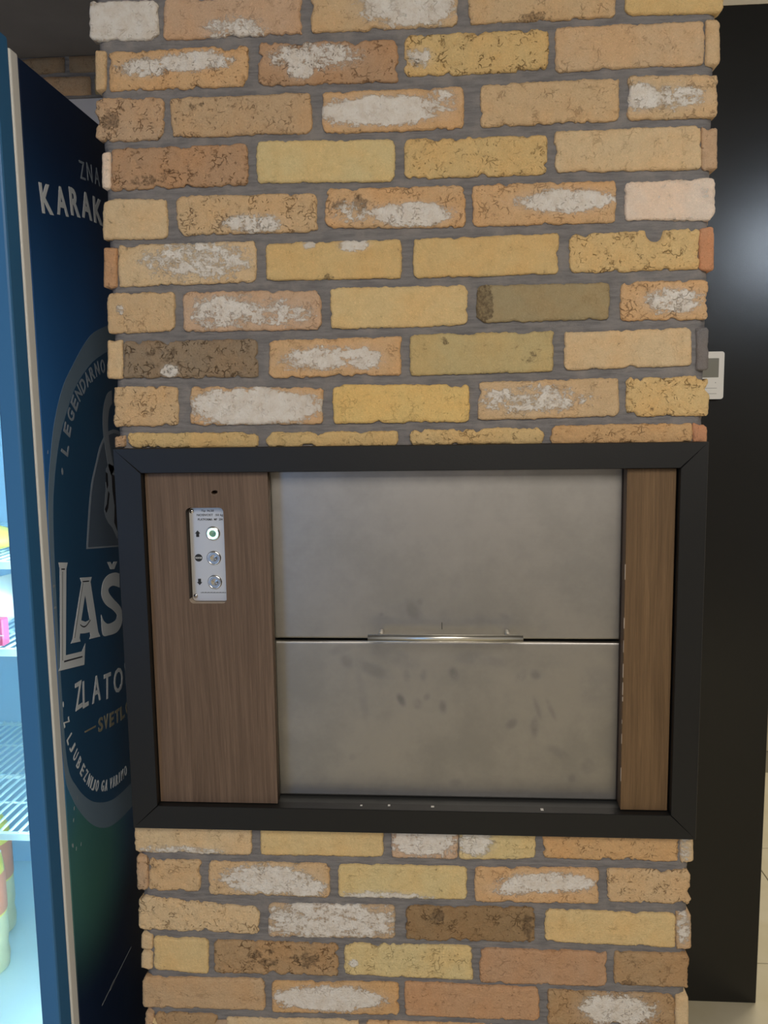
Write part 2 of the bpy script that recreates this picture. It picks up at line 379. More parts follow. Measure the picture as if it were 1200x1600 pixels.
def make_brick(name, quad, tint, coarse, paint, soot, seed, depth=.02, fine=True, normal='front', cell=.0023, notch=None):
    """quad: four corners (along, up) in metres, TL TR BR BL, on the brick face; returns a mesh whose origin is the middle of the face"""
    cx = sum(q[0] for q in quad)/4; cz = sum(q[1] for q in quad)/4
    w = ((quad[1][0]-quad[0][0])+(quad[2][0]-quad[3][0]))/2; h = ((quad[0][1]-quad[3][1])+(quad[1][1]-quad[2][1]))/2
    nx = max(5, int(w/cell)) if fine else 6; nz = max(7, int(h/cell)) if fine else 4
    rc = .006 if w > .06 else .003
    rnd = random.Random(seed); so = seed*3.713
    ear = [rnd.uniform(.6, 1.9) for _ in range(4)]
    verts = []; fields = []
    for j in range(nz+1):
        for i in range(nx+1):
            u = i/nx; v = j/nz
            # gather a finer spacing along the arris
            a = (1-v)*((1-u)*quad[0][0]+u*quad[1][0]) + v*((1-u)*quad[3][0]+u*quad[2][0]) - cx
            b = (1-v)*((1-u)*quad[0][1]+u*quad[1][1]) + v*((1-u)*quad[3][1]+u*quad[2][1]) - cz
            x, z = u*w - w/2, h/2 - v*h
            dl, dr, dt, db = u*w, (1-u)*w, v*h, (1-v)*h
            rr = [rc*e for e in ear]
            for (ex, ez, r) in ((dl, dt, rr[0]), (dr, dt, rr[1]), (dr, db, rr[2]), (dl, db, rr[3])):
                if ex < r and ez < r:
                    L = math.hypot(r-ex, r-ez)
                    if L > r:
                        k = r/L; sx = 1 if ex is dl else -1; sz = -1 if ez is dt else 1
                        a += sx*((r-ex)*(1-k)); b += sz*((r-ez)*(1-k))
            amp = .0012 + .0022*coarse
            def wob(t, side): 
                q = bnoise((t*1.0, side*7.3, so), 42, 3)
                c = max(0.0, bnoise((t, side*3.1+5, so+9), 48, 3)-.20)
                return amp*q*.6 + .0085*c*(.45+coarse) + .0012*bnoise((t, side*2.2, so+4), 170, 2)
            a += wob(z, 1)*sm(1-dl/.014) - wob(z, 2)*sm(1-dr/.014) if w > .04 else wob(z, 1)*.4*sm(1-dl/.01) - wob(z, 2)*.4*sm(1-dr/.01)
            b += -wob(x, 3)*sm(1-dt/.014) + wob(x, 4)*sm(1-db/.014)
            if notch:
                d = math.hypot((u-notch[0])*w/notch[2], (v-notch[1])*h/notch[3])
                nd = .009*sm(1.35-d)*2 if d < 1.35 else 0
            else: nd = 0
            e = min(dl, dr, dt, db)
            dep = .0024*(1-sm(e/.0036))**1.3
            g = bnoise((x, z, so), 60, 4); g2 = bnoise((x, z, so+3), 160, 3)
            dep += -.0009*g*(.5+coarse) + .0009*g2*(.2+coarse)
            pit = max(0.0, bnoise((x*1.0, z*1.4, so+17), 75, 3) - (.62-.34*coarse))
            dep += .0075*pit*coarse
            for s_ in soot:
                d = math.hypot((u-s_[0])/s_[2], (v-s_[1])/s_[3])
                if d < 1 and s_[4] > .7: dep += .004*sm(1-d)*(0.5+abs(g))
            verts.append((a, min(dep+nd, .011), b))
            pf = 0.0
            for p in paint:
                d = math.hypot((u-p[0])/p[2], (v-p[1])/p[3]); pf = max(pf, p[4]*sm(1.5*(1-d*.68)))
            sf = 0.0
            for p in soot:
                d = math.hypot((u-p[0])/p[2], (v-p[1])/p[3]); sf = max(sf, p[4]*sm(1.4-d))
            fields.append((pf, sf))
    W_ = nx+1; faces = [(j*W_+i, (j+1)*W_+i, (j+1)*W_+i+1, j*W_+i+1) for j in range(nz) for i in range(nx)]
    per = [i for i in range(nx+1)] + [j*W_+nx for j in range(1, nz+1)] + [nz*W_+i for i in range(nx-1, -1, -1)] + [j*W_ for j in range(nz-1, 0, -1)]
    base = len(verts)
    for k in per:
        verts.append((verts[k][0], depth, verts[k][2])); fields.append(fields[k])
    n = len(per)
    for k in range(n): faces.append((per[k], per[(k+1) % n], base+(k+1) % n, base+k))
    faces.append(tuple(base+k for k in range(n)))
    if normal == 'right': verts = [(-y, x, z) for x, y, z in verts]
    me = bpy.data.meshes.new(name); me.from_pydata(verts, [], faces); me.update()
    at = me.attributes.new('tint', 'FLOAT_COLOR', 'POINT'); tl = brick_tint(tint)
    at.data.foreach_set('color', [c for _ in verts for c in (*tl, 1.0)])
    for nm, vals in (('limewash', [f[0] for f in fields]), ('soot', [f[1] for f in fields]), ('coarse', [coarse]*len(verts))):
        x = me.attributes.new(nm, 'FLOAT', 'POINT'); x.data.foreach_set('value', vals)
    me.materials.append(M['brick'])
    sm_ = [True]*len(faces); sm_[-1] = False; me.polygons.foreach_set('use_smooth', sm_)
    return me, (cx, cz)

# face corners in mm (along, height: top-left, top-right, bottom-right, bottom-left), colour, coarseness, limewash, soot, is it the end of a side slip
BRICKS = [
    ((-516,2111,-411,2107,-414,2053,-519,2055), 'T', 0.3, [(0.55, 0.5, 0.75, 0.7, 1.25)], [(0.08, 0.2, 0.12, 0.25, 0.4)], 0),
    ((-404,2108,-198,2107,-199,2051,-406,2052), 'P', 0.25, [(0.5, 0.85, 0.22, 0.35, 0.75)], [], 0),
    ((-184,2110,28,2108,27,2052,-186,2052), 'T', 0.35, [(0.68, 0.4, 0.35, 0.6, 1.0), (0.9, 0.2, 0.15, 0.4, 0.6)], [], 0),
    ((43,2110,250,2108,252,2054,43,2054), 'T', 0.4, [], [(0.45, 0.95, 0.12, 0.15, 0.8)], 0),
    ((264,2109,400,2106,402,2053,265,2056), 'Y', 0.12, [], [], 0),
    ((-511,2042,-494,2041,-498,1985,-514,1985), 'T', 0.2, [], [], 1),
    ((-490,2039,-280,2039,-282,1982,-493,1983), 'O', 0.6, [(0.25, 0.45, 0.2, 0.25, 0.8), (0.6, 0.35, 0.28, 0.25, 1.0)], [], 0),
    ((-264,2042,-60,2037,-60,1979,-266,1982), 'B', 0.7, [(0.4, 0.35, 0.35, 0.35, 0.8), (0.3, 0.65, 0.1, 0.25, 0.9)], [], 0),
    ((-49,2042,158,2042,158,1987,-50,1985), 'Y', 0.9, [(0.1, 0.55, 0.1, 0.25, 0.8)], [], 0),
    ((167,2044,375,2043,377,1984,168,1984), 'P2', 0.35, [], [], 0),
    ((377,2045,397,2044,399,1984,379,1983), 'T', 0.1, [], [], 1),
    ((-514,1974,-410,1971,-413,1911,-518,1911), 'B2', 0.8, [], [(0.2, 0.5, 0.15, 0.25, 0.8)], 0),
    ((-400,1970,-187,1969,-188,1913,-402,1913), 'T2', 0.6, [], [(0.2, 0.25, 0.08, 0.12, 0.5)], 0),
    ((-172,1969,36,1969,36,1910,-173,1911), 'O', 0.2, [(0.4, 0.5, 0.45, 0.36, 1.2), (0.85, 0.35, 0.12, 0.4, 0.7)], [], 0),
    ((60,1970,258,1972,260,1912,60,1911), 'T', 0.4, [], [], 0),
    ((271,1974,396,1971,398,1912,272,1913), 'T', 0.6, [(0.15, 0.5, 0.2, 0.35, 1), (0.55, 0.5, 0.35, 0.3, 0.7)], [], 0),
    ((-509,1896,-495,1896,-498,1843,-512,1844), 'W', 0.1, [], [], 1),
    ((-494,1900,-285,1901,-287,1842,-498,1840), 'B', 0.8, [], [(0.3, 0.8, 0.2, 0.2, 0.6)], 0),
    ((-272,1904,-65,1899,-66,1839,-274,1844), 'G', 0.12, [], [], 0),
    ((-51,1899,157,1897,158,1842,-52,1842), 'Y', 0.6, [], [], 0),
    ((168,1902,376,1902,378,1841,168,1844), 'T3', 0.3, [], [], 0),
    ((376,1902,398,1901,400,1841,378,1841), 'B2', 0.4, [], [], 1),
    ((-511,1828,-410,1827,-413,1767,-515,1768), 'T3', 0.12, [], [], 0),
    ((-396,1829,-183,1826,-184,1771,-399,1771), 'T', 0.8, [(0.55, 0.75, 0.22, 0.25, 0.9)], [], 0),
    ((-170,1832,38,1830,38,1770,-172,1775), 'O', 0.6, [(0.62, 0.68, 0.3, 0.3, 1.1), (0.2, 0.6, 0.2, 0.3, 0.5)], [(0.2, 0.4, 0.2, 0.25, 0.6)], 0),
    ((48,1831,256,1830,257,1771,48,1771), 'O', 0.5, [(0.65, 0.45, 0.35, 0.3, 1.0)], [], 0),
    ((269,1827,397,1829,399,1769,270,1774), 'W', 0.1, [(0.6, 0.45, 0.6, 0.7, 0.24)], [], 0),
    ((-514,1757,-493,1756,-497,1695,-518,1696), 'R2', 0.3, [], [], 1),
    ((-491,1760,-277,1760,-279,1699,-495,1697), 'T3', 0.25, [(0.58, 0.42, 0.4, 0.5, 0.72)], [], 0),
    ((-263,1756,-57,1756,-57,1699,-264,1701), 'Y', 0.1, [(0.65, 0.1, 0.12, 0.2, 0.95), (0.32, 0.05, 0.05, 0.15, 0.8)], [(0.4, 0.95, 0.2, 0.1, 0.4)], 0),
    ((-39,1756,175,1758,175,1700,-40,1699), 'Y', 0.1, [], [], 0),
    ((190,1756,377,1759,379,1700,191,1701), 'Y2', 0.8, [], [], 0),
    ((377,1759,398,1760,400,1698,379,1700), 'R', 0.3, [], [], 1),
    ((-512,1688,-407,1688,-409,1629,-516,1626), 'T', 0.35, [(0.2, 0.4, 0.07, 0.12, 0.7)], [], 0),
    ((-394,1687,-180,1685,-181,1627,-396,1627), 'P', 0.4, [(0.3, 0.5, 0.25, 0.45, 0.8), (0.65, 0.55, 0.3, 0.4, 0.65)], [], 0),
    ((-166,1688,41,1687,41,1628,-167,1626), 'Y3', 0.1, [], [], 0),
    ((55,1686,250,1685,251,1632,54,1631), 'OL', 0.15, [], [(0.05, 0.5, 0.09, 0.6, 1.1)], 0),
    ((266,1686,392,1686,394,1628,267,1630), 'O', 0.7, [(0.6, 0.5, 0.35, 0.35, 0.85)], [], 0),
    ((-516,1617,-492,1617,-495,1557,-520,1558), 'T3', 0.1, [], [], 1),
    ((-491,1615,-279,1614,-281,1556,-494,1558), 'D', 0.9, [(0.35, 0.82, 0.07, 0.18, 1.1)], [(0.3, 0.4, 0.15, 0.3, 0.5)], 0),
    ((-262,1612,-59,1614,-60,1556,-264,1554), 'O', 0.35, [(0.42, 0.5, 0.35, 0.33, 0.82), (0.72, 0.55, 0.15, 0.35, 0.75)], [], 0),
    ((-46,1616,169,1617,169,1557,-46,1554), 'OL2', 0.15, [], [(0.85, 0.6, 0.15, 0.3, 0.35), (0.35, 0.2, 0.15, 0.2, 0.35)], 0),
    ((185,1614,370,1618,372,1562,185,1558), 'T3', 0.15, [], [], 0),
    ((377,1618,395,1617,397,1554,379,1555), 'GR', 0.2, [], [], 1),
    ((-510,1546,-408,1544,-411,1483,-514,1483), 'T', 0.7, [], [], 0),
    ((-388,1544,-180,1539,-181,1483,-391,1484), 'O', 0.3, [(0.5, 0.52, 0.52, 0.5, 1.15)], [], 0),
    ((-165,1543,43,1540,43,1483,-166,1483), 'YS', 0.3, [], [], 0),
    ((56,1543,266,1546,267,1489,56,1485), 'T', 0.3, [(0.38, 0.48, 0.42, 0.4, 0.66)], [], 0),
    ((277,1546,397,1547,399,1487,278,1488), 'Y2', 0.85, [], [], 0),
    ((-513,1472,-495,1472,-496,1451,-514,1451), 'B2', 0.5, [], [], 1),
    ((-494,1473,-284,1472,-285,1448,-495,1450), 'Y', 0.5, [], [], 0),
    ((-272,1471,-66,1471,-66,1448,-272,1448), 'Y', 0.45, [], [], 0),
    ((-48,1472,156,1474,156,1448,-48,1449), 'Y2', 0.6, [], [], 0),
    ((165,1476,376,1477,377,1447,165,1448), 'O2', 0.5, [], [], 0),
    ((376,1477,397,1477,398,1447,377,1447), 'R', 0.3, [], [], 1),
    ((-514,833,-316,835,-318,773,-517,774), 'T3', 0.3, [(0.4, 0.95, 0.35, 0.2, 0.75)], [], 0),
    ((-301,835,-98,836,-99,775,-303,774), 'Y3', 0.12, [], [], 0),
    ((-85,833,24,833,23,774,-86,774), 'P', 0.3, [(0.5, 0.5, 0.55, 0.5, 0.9)], [], 0),
    ((25,833,148,834,148,778,25,774), 'G', 0.4, [(0.2, 0.5, 0.25, 0.4, 0.95)], [], 0),
    ((159,833,374,834,375,779,160,779), 'O2', 0.6, [], [], 0),
    ((376,833,396,833,398,779,377,777), 'T3', 0.2, [(0.4, 0.5, 0.5, 0.5, 0.6)], [], 1),
    ((-514,768,-494,767,-497,707,-517,707), 'B2', 0.8, [], [], 1),
    ((-493,763,-405,762,-407,706,-496,706), 'T', 0.4, [], [], 0),
    ((-391,761,-188,760,-189,701,-393,702), 'T', 0.3, [(0.5, 0.5, 0.4, 0.45, 1.0), (0.8, 0.7, 0.2, 0.3, 0.9)], [], 0),
    ((-174,761,37,761,37,704,-175,702), 'G', 0.15, [(0.35, 0.95, 0.35, 0.2, 0.85)], [], 0),
    ((50,761,250,764,251,703,50,701), 'O', 0.35, [(0.6, 0.4, 0.38, 0.3, 1.0), (0.3, 0.6, 0.2, 0.2, 0.8)], [], 0),
    ((263,764,394,764,395,705,264,708), 'T', 0.7, [], [], 0),
    ((-514,695,-309,680,-311,632,-517,635), 'T3', 0.7, [], [], 0),
    ((-293,688,-81,690,-82,631,-295,628), 'T2', 0.2, [(0.5, 0.5, 0.6, 0.7, 0.8)], [], 0),
    ((-63,690,148,693,148,632,-64,630), 'D2', 0.6, [], [(0.25, 0.2, 0.08, 0.2, 0.9), (0.95, 0.5, 0.06, 0.4, 0.8)], 0),
    ((164,691,373,689,374,630,165,634), 'Y3', 0.2, [], [], 0),
    ((373,693,397,689,399,629,375,628), 'T2', 0.2, [(0.5, 0.4, 0.5, 0.5, 0.75)], [], 1),
    ((-513,627,-493,625,-495,598,-515,599), 'T3', 0.3, [], [], 1),
    ((-515,595,-495,595,-497,562,-517,562), 'T3', 0.2, [], [], 1),
    ((-492,622,-398,621,-400,557,-495,562), 'Y3', 0.05, [], [], 0),
    ((-388,619,-177,619,-178,561,-390,559), 'B3', 0.9, [], [(0.4, 0.5, 0.15, 0.3, 0.7), (0.75, 0.5, 0.12, 0.3, 0.7)], 0),
    ((-166,621,47,622,47,561,-167,564), 'G', 0.5, [(0.07, 0.6, 0.04, 0.12, 1.1)], [], 0),
    ((58,619,265,619,266,558,58,557), 'R3', 0.3, [], [], 0),
    ((276,620,396,620,397,561,278,562), 'B3', 0.4, [], [(0.15, 0.95, 0.2, 0.15, 0.6)], 0),
    ((-515,548,-303,551,-304,493,-518,491), 'T2', 0.25, [], [], 0),
    ((-292,548,-76,552,-77,493,-293,490), 'O2', 0.25, [(0.45, 0.5, 0.42, 0.4, 1.2)], [], 0),
    ((-67,554,156,552,157,492,-67,493), 'R2', 0.3, [], [], 0),
    ((169,549,375,547,377,490,169,487), 'B3', 0.5, [(0.55, 0.5, 0.3, 0.5, 1.05)], [], 0),
    ((376,547,397,546,399,484,378,484), 'T3', 0.2, [], [], 1),
    ((-513,483,-499,482,-502,422,-516,423), 'B2', 0.4, [], [], 1),
    ((-498,482,-387,483,-389,423,-501,422), 'B3', 0.5, [], [], 0),
    ((-373,478,-145,481,-146,424,-376,419), 'T3', 0.2, [], [], 0),
    ((-133,480,80,483,80,427,-134,422), 'O', 0.3, [], [], 0),
    ((91,482,300,486,301,428,92,424), 'T', 0.3, [], [], 0),
    ((310,485,393,488,395,428,311,427), 'B2', 0.3, [], [], 0),
]
# the mortar core of the pillar
def mortar_core():
    bm = bmesh.new(); nx, nz = 90, 200; X0, X1, Z0, Z1 = -.508, .392, 0.0, 2.67
    holes = (-.49, .37, .845, 1.43)
    grid = []
    for j in range(nz+1):
        z = Z0 + (Z1-Z0)*j/nz; row = []
        for i in range(nx+1):
            x = X0 + (X1-X0)*i/nx
            y = .0052 + .0014*noise.noise(Vector((x*9, z*45, 3.1))) + .0012*noise.noise(Vector((x*60, z*120, 1.7)))
            if i in (0, nx): y = .0125; x += .0022*noise.noise(Vector((i, z*40, 7)))
            row.append(bm.verts.new((x, y, z)))
        grid.append(row)
    for j in range(nz):
        for i in range(nx):
            c = grid[j][i].co + grid[j+1][i+1].co
            if holes[0] < c.x/2 < holes[1] and holes[2] < c.z/2 < holes[3]: continue
            bm.faces.new((grid[j][i], grid[j][i+1], grid[j+1][i+1], grid[j+1][i]))
    for i in (0, nx):
        prev = None
        for j in range(nz+1):
            v = grid[j][i]; b = bm.verts.new((v.co.x, .70, v.co.z))
            if prev: bm.faces.new((prev[0], v, b, prev[1]))
            prev = (v, b)
    box(bm, (X0+.01, .69, Z0), (X1-.01, .70, Z1))
    box(bm, (-.49, .10, .83), (.37, .11, 1.45))
    for a, b in (((-.49, .006, .84), (.37, .10, .845)), ((-.49, .006, 1.43), (.37, .10, 1.435)), ((-.495, .006, .84), (-.49, .10, 1.435)), ((.37, .006, .84), (.375, .10, 1.435))): box(bm, a, b)
    return bm
pillar = obj('wall_center', mortar_core(), 'mortar', None, True)
tag(pillar, 'wide pillar clad in reclaimed yellow bricks with grey mortar', None, kind='structure')
def lay(quad, tint, coarse, paint, soot, seed, **kw):
    me, (cx, cz) = make_brick('brick', quad, tint, coarse, paint, soot, seed, **kw)
    o = link('brick', me, None, pillar); o.location = (cx, 0, cz); return o
for i, (q, t, co, pa, so, end) in enumerate(BRICKS):
    quad = [(q[2*k]/1000, q[2*k+1]/1000) for k in range(4)]
    lay(quad, t, co, pa, so, i+1, depth=.19 if end else .02, notch=(.66, .05, .012, .013) if t == 'Y2' and q[0] > 150 and q[1] > 1650 else None)
# courses that carry the pattern on past the frame, and the slips on the right flank
rr = random.Random(5); pool = ['T', 'T2', 'T3', 'Y', 'Y2', 'Y3', 'O', 'B', 'B2', 'P', 'G']
def course(z0, shift, seed):
    x = -.516
    first = True
    while x < .39:
        w = (.105 if (shift and first) else .21); x1 = min(x+w, .40); first = False
        if x1-x > .03:
            lay([(x, z0+.056), (x1, z0+.056), (x1, z0), (x, z0)], rr.choice(pool), rr.uniform(.1, .7), [(.5, .5, .4, .4, 1.0)] if rr.random() < .35 else [], [], seed, fine=False)
            seed += 1
        x = x1 + .014
for k in range(8):
    z = 2.125 + k*.0718
    if z < 2.6: course(z, k % 2 == 1, 300+k*6)
for k in range(8): course(.488-.0718*(k+1)-.0, k % 2 == 0, 400+k*6)
side = None
for k in range(31):
    z = 2.125 + (7-k)*.0718 - .0
    if z > 2.6 or z < .02: continue
    y0 = .205 if k % 2 else .03
    for s in range(3):
        ya, yb = y0+s*.224, min(y0+s*.224+.21, .69)
        if yb-ya < .05: continue
        me, (cx, cz) = make_brick('brick', [(ya, z+.056), (yb, z+.056), (yb, z), (ya, z)], rr.choice(pool), rr.uniform(.1, .6), [(.5, .5, .4, .4, .9)] if rr.random() < .25 else [], [], 600+k*3+s, fine=False, normal='right')
        o = link('brick', me, None, pillar); o.location = (.4005, cx, cz)
# darker brick lintel beyond the fridge
for r, (z0, z1) in enumerate(((2.547, 2.607), (2.618, 2.668))):
    for k in range(10):
        x0 = -2.58 + k*.224 + (.112 if r != 1 else 0.03)
        if x0+.2 > -.48: continue
        me, (cx, cz) = make_brick('brick', [(x0, z1), (x0+.21, z1), (x0+.21, z0), (x0, z0)], rr.choice(['D', 'GR', 'B2', 'OL']), .4, [], [], 800+r*10+k, fine=False)
        o = link('brick', me, None, wb); o.location = (cx, 1.505, cz)

# ------------------------------------------------------------------ the serving hatch
ht = empty('serving_hatch', (-.057, -.016, .826))
tag(ht, 'steel serving hatch in a black mitred frame set into brick pillar', 'hatch')
XO0, XO1, ZO0, ZO1 = -.510, .3955, .8255, 1.4495        # outer edges of the frame
XI0, XI1, ZI0, ZI1 = -.467, .3555, .8655, 1.4105        # inner edges
def bar(a, b, c, d):          # mitred flat bar from the four corners, front at -.016
    bm = bmesh.new(); ch = .0011
    def ring(y, inset):
        m = [sum(p[i] for p in (a, b, c, d))/4 for i in (0, 1)]
        return [bm.verts.new((p[0]+(m[0]-p[0])*inset/abs(m[0]-p[0]) if abs(m[0]-p[0]) > 1e-6 else p[0], y, p[1]+(m[1]-p[1])*inset/abs(m[1]-p[1]) if abs(m[1]-p[1]) > 1e-6 else p[1])) for p in (a, b, c, d)]
    r0 = ring(.006, .0002); r1 = ring(-.016+ch, .0002); r2 = ring(-.016, .0002+ch*.6)
    for p, q in ((r0, r1), (r1, r2)):
        for k in range(4): bm.faces.new((p[k], p[(k+1) % 4], q[(k+1) % 4], q[k]))
    bm.faces.new(r2); bm.faces.new(r0[::-1]); return bm
o4 = ((XO0, ZO1), (XO1, ZO1), (XO1, ZO0), (XO0, ZO0)); i4 = ((XI0, ZI1), (XI1, ZI1), (XI1, ZI0), (XI0, ZI0))
for k in range(4):
    part('frame_bar', bar(o4[k], o4[(k+1) % 4], i4[(k+1) % 4], i4[k]), 'frame', ht)
# reveal behind the front bars, and the sill
bm = bmesh.new()
for a, b in (((XI0-.006, .006, ZI0-.006), (XI0, .06, ZI1+.006)), ((XI1, .006, ZI0-.006), (XI1+.006, .06, ZI1+.006)), ((XI0, .006, ZI1), (XI1, .06, ZI1+.006))): box(bm, a, b)
part('reveal', bm, 'frame', ht)
part('sill', B((XI0, -.012, ZI0-.006), (XI1, .06, ZI0-.0005), .0008), 'sill', ht)
# wooden side panels; the left one has the cut-out of the controls and a small slot
FM = frame_mtx((0, .006, 0), (1, 0, 0), (0, 0, 1))
slot = [(-.3555+.0052*math.cos(t*PI/8), 1.3790+.0030*math.sin(t*PI/8)+.0006*math.cos(t*PI/8)) for t in range(16)]
curve_sheet('wood_panel', [[(-.466, .8665), (-.2705, .8665), (-.2705, 1.4095), (-.466, 1.4095)], rrect(-.403, 1.2005, -.3425, 1.3545, .007), slot], .017, FM, 'wood_left', ht)
bm = bmesh.new(); ring_o = [(-.3555+.0062*math.cos(t*PI/8), 1.3788+.0040*math.sin(t*PI/8)) for t in range(16)]
M2 = frame_mtx((0, -.0027, 0), (1, 0, 0), (0, 0, 1))
vo = [bm.verts.new(M2 @ Vector((x, y, 0))) for x, y in ring_o]; vi = [bm.verts.new(M2 @ Vector((x, y, .0)) + Vector((0, .002, 0))) for x, y in slot]
for k in range(16): bm.faces.new((vo[k], vo[(k+1) % 16], vi[(k+1) % 16], vi[k]))
part('slot_rim', bm, 'hole_rim', ht)
part('slot_back', B((-.365, .0146, 1.37), (-.345, .016, 1.39)), 'wood_edge', ht)
part('wood_panel', B((.2805, -.0025, .8665), (.3535, .0145, 1.4095), .0007), 'wood_right', ht)
# worn strip where the veneer edge has chipped, right panel
bm = bmesh.new(); r3 = random.Random(8); z = .90
while z < 1.30:
    L = r3.uniform(.004, .03)
    if r3.random() < .55: box(bm, (.2800, -.0029, z), (.2800+r3.uniform(.0005, .0011), -.001, z+L))
    z += L + r3.uniform(.002, .02)
tag(part('chipped_edge', bm, 'hole_rim', ht), kind='stuff')
# side channels the leaves run in
for xa, xb in ((-.2770, -.2725), (.2815, .2860)):
    part('guide_channel', B((xa, .012, .8660), (xb, .050, 1.4100), .0008), 'wood_edge' if xa > 0 else 'handle', ht)
part('shaft_back', B((XI0, .062, ZI0-.005), (XI1, .066, ZI1+.005)), 'dark', ht)
# smears and finger marks on the steel: (x, z, rx, rz, tilt, strength)
SMEAR = [(-.047, 1.182, .012, .019, .5, 1.0), (-.036, 1.196, .005, .006, 0, .8), (-.098, 1.176, .003, .003, 0, .7), (-.005, 1.162, .075, .006, 0, .5), (-.06, 1.185, .02, .012, 0, .5),
         (.03, 1.163, .06, .006, 0, .45), (-.165, 1.118, .018, .008, .3, .6), (-.155, 1.098, .010, .012, .6, .8), (-.115, 1.085, .030, .010, -.4, .8), (-.10, 1.112, .02, .010, 0, .6),
         (-.06, 1.098, .022, .014, -.5, .7), (-.058, 1.075, .006, .011, .1, .8), (-.031, 1.075, .006, .010, 0, .7), (-.068, 1.034, .0055, .011, .45, 1.3), (-.041, 1.027, .007, .010, .3, .9), (-.026, 1.039, .005, .007, -.4, .7),
         (.0, 1.022, .006, .011, .1, 1.1), (.018, 1.078, .007, .011, .3, 1.2), (.045, 1.105, .03, .012, 0, .6), (.075, 1.10, .03, .008, -.2, .5), (.126, 1.075, .007, .011, -.5, 1.0), (.149, 1.077, .008, .007, -.5, .9),
         (.111, .995, .007, .010, -.8, .8), (.148, .990, .006, .016, 0, .8), (.152, 1.022, .004, .018, .3, .6), (.174, 1.02, .004, .018, .4, .6), (.187, .948, .018, .008, -.5, .5), (.235, .925, .012, .012, 0, .5),
         (.208, .905, .006, .008, 0, .5), (-.13, 1.035, .007, .05, .15, .35), (.06, 1.165, .01, .014, 0, .5), (.098, 1.173, .008, .005, -.5, .6), (.005, 1.172, .012, .012, 0, .5), (.02, 1.22, .01, .02, 0, .3), (.225, 1.24, .05, .06, 0, .25), (-.22, 1.25, .035, .05, 0, .3),
         (-.15, .935, .005, .006, 0, .5), (.02, .893, .010, .007, 0, .5), (.245, 1.06, .03, .03, 0, .4)]
def leaf(name, x0, x1, z0, z1, y, lip):
    nx, nz = 210, int((z1-z0)/.0027); verts = []; vals = []; faces = []
    for j in range(nz+1):
        for i in range(nx+1):
            x = x0+(x1-x0)*i/nx; z = z0+(z1-z0)*j/nz
            s = 0.0
            for (sx, sz, rx, rz, tl, st) in SMEAR:
                dx, dz = x-sx, z-sz
                if abs(dx) > .09 or abs(dz) > .09: continue
                c, n_ = math.cos(tl), math.sin(tl); a = (dx*c+dz*n_)/rx; b = (-dx*n_+dz*c)/rz; d = math.sqrt(a*a+b*b)
                if d < 1.5: s = max(s, st*sm((1.5-d)/1.1))
            ex = min(z-z0, z1-z); yy = y
            if lip and z1-z < .004: yy = y + .0012*(1-math.sqrt(max(0, 1-((.004-(z1-z))/.004)**2)))
            yy += .0003*noise.noise(Vector((x*5, z*6, 2.2)))
            verts.append((x, yy, z)); vals.append(min(s, 1.3))
    W_ = nx+1
    faces = [(j*W_+i, j*W_+i+1, (j+1)*W_+i+1, (j+1)*W_+i) for j in range(nz) for i in range(nx)]
    per = [i for i in range(nx+1)] + [j*W_+nx for j in range(1, nz+1)] + [nz*W_+i for i in range(nx-1, -1, -1)] + [j*W_ for j in range(nz-1, 0, -1)]
    base = len(verts)
    for k in per: verts.append((verts[k][0], y+.012, verts[k][2])); vals.append(0)
    n = len(per)
    for k in range(n): faces.append((per[k], base+k, base+(k+1) % n, per[(k+1) % n]))
    me = bpy.data.meshes.new(name); me.from_pydata(verts, [], faces); me.update()
    a = me.attributes.new('smudge', 'FLOAT', 'POINT'); a.data.foreach_set('value', vals)
    o = rel(link(name, me, 'steel', ht), ht)
    sm_ = [k < nx*nz for k in range(len(faces))]; me.polygons.foreach_set('use_smooth', sm_)
    return o
up = leaf('door_leaf', -.2722, .2812, 1.1365, 1.4095, .0280, False)
lo = leaf('door_leaf', -.2722, .2812, .8680, 1.1315, .0270, True)
part('leaf_lip', tube(bmesh.new(), [(-.2718, .0285, 1.1312), (.2808, .0285, 1.1312)], .0013, 8), 'handle', lo, True)
hb = part('handle', tube(bmesh.new(), [(-.117, -.010, 1.1478), (.125, -.010, 1.1478)], .0052, 16), 'handle', up)
for p in hb.data.polygons: p.use_smooth = len(p.vertices) == 4
for x in (-.098, .103):
    part('handle_post', tube(bmesh.new(), [(x, -.010, 1.1478), (x, .029, 1.1478)], .0040, 12), 'handle', hb, True)
part('scratch_mark', B((-.0012, .0277, 1.1515), (.0, .0282, 1.163)), 'black', up)
# crumbs on the sill
bm = bmesh.new(); r4 = random.Random(3)
for x in (-.135, -.09, .155, -.02): box(bm, (x, r4.uniform(-.008, .01), ZI0-.0006), (x+r4.uniform(.0015, .005), r4.uniform(-.003, .006), ZI0+.0002))
tag(obj('crumbs', bm, 'white_plastic'), 'few pale crumbs lying on the dark sill below the steel hatch', 'crumbs', kind='stuff')

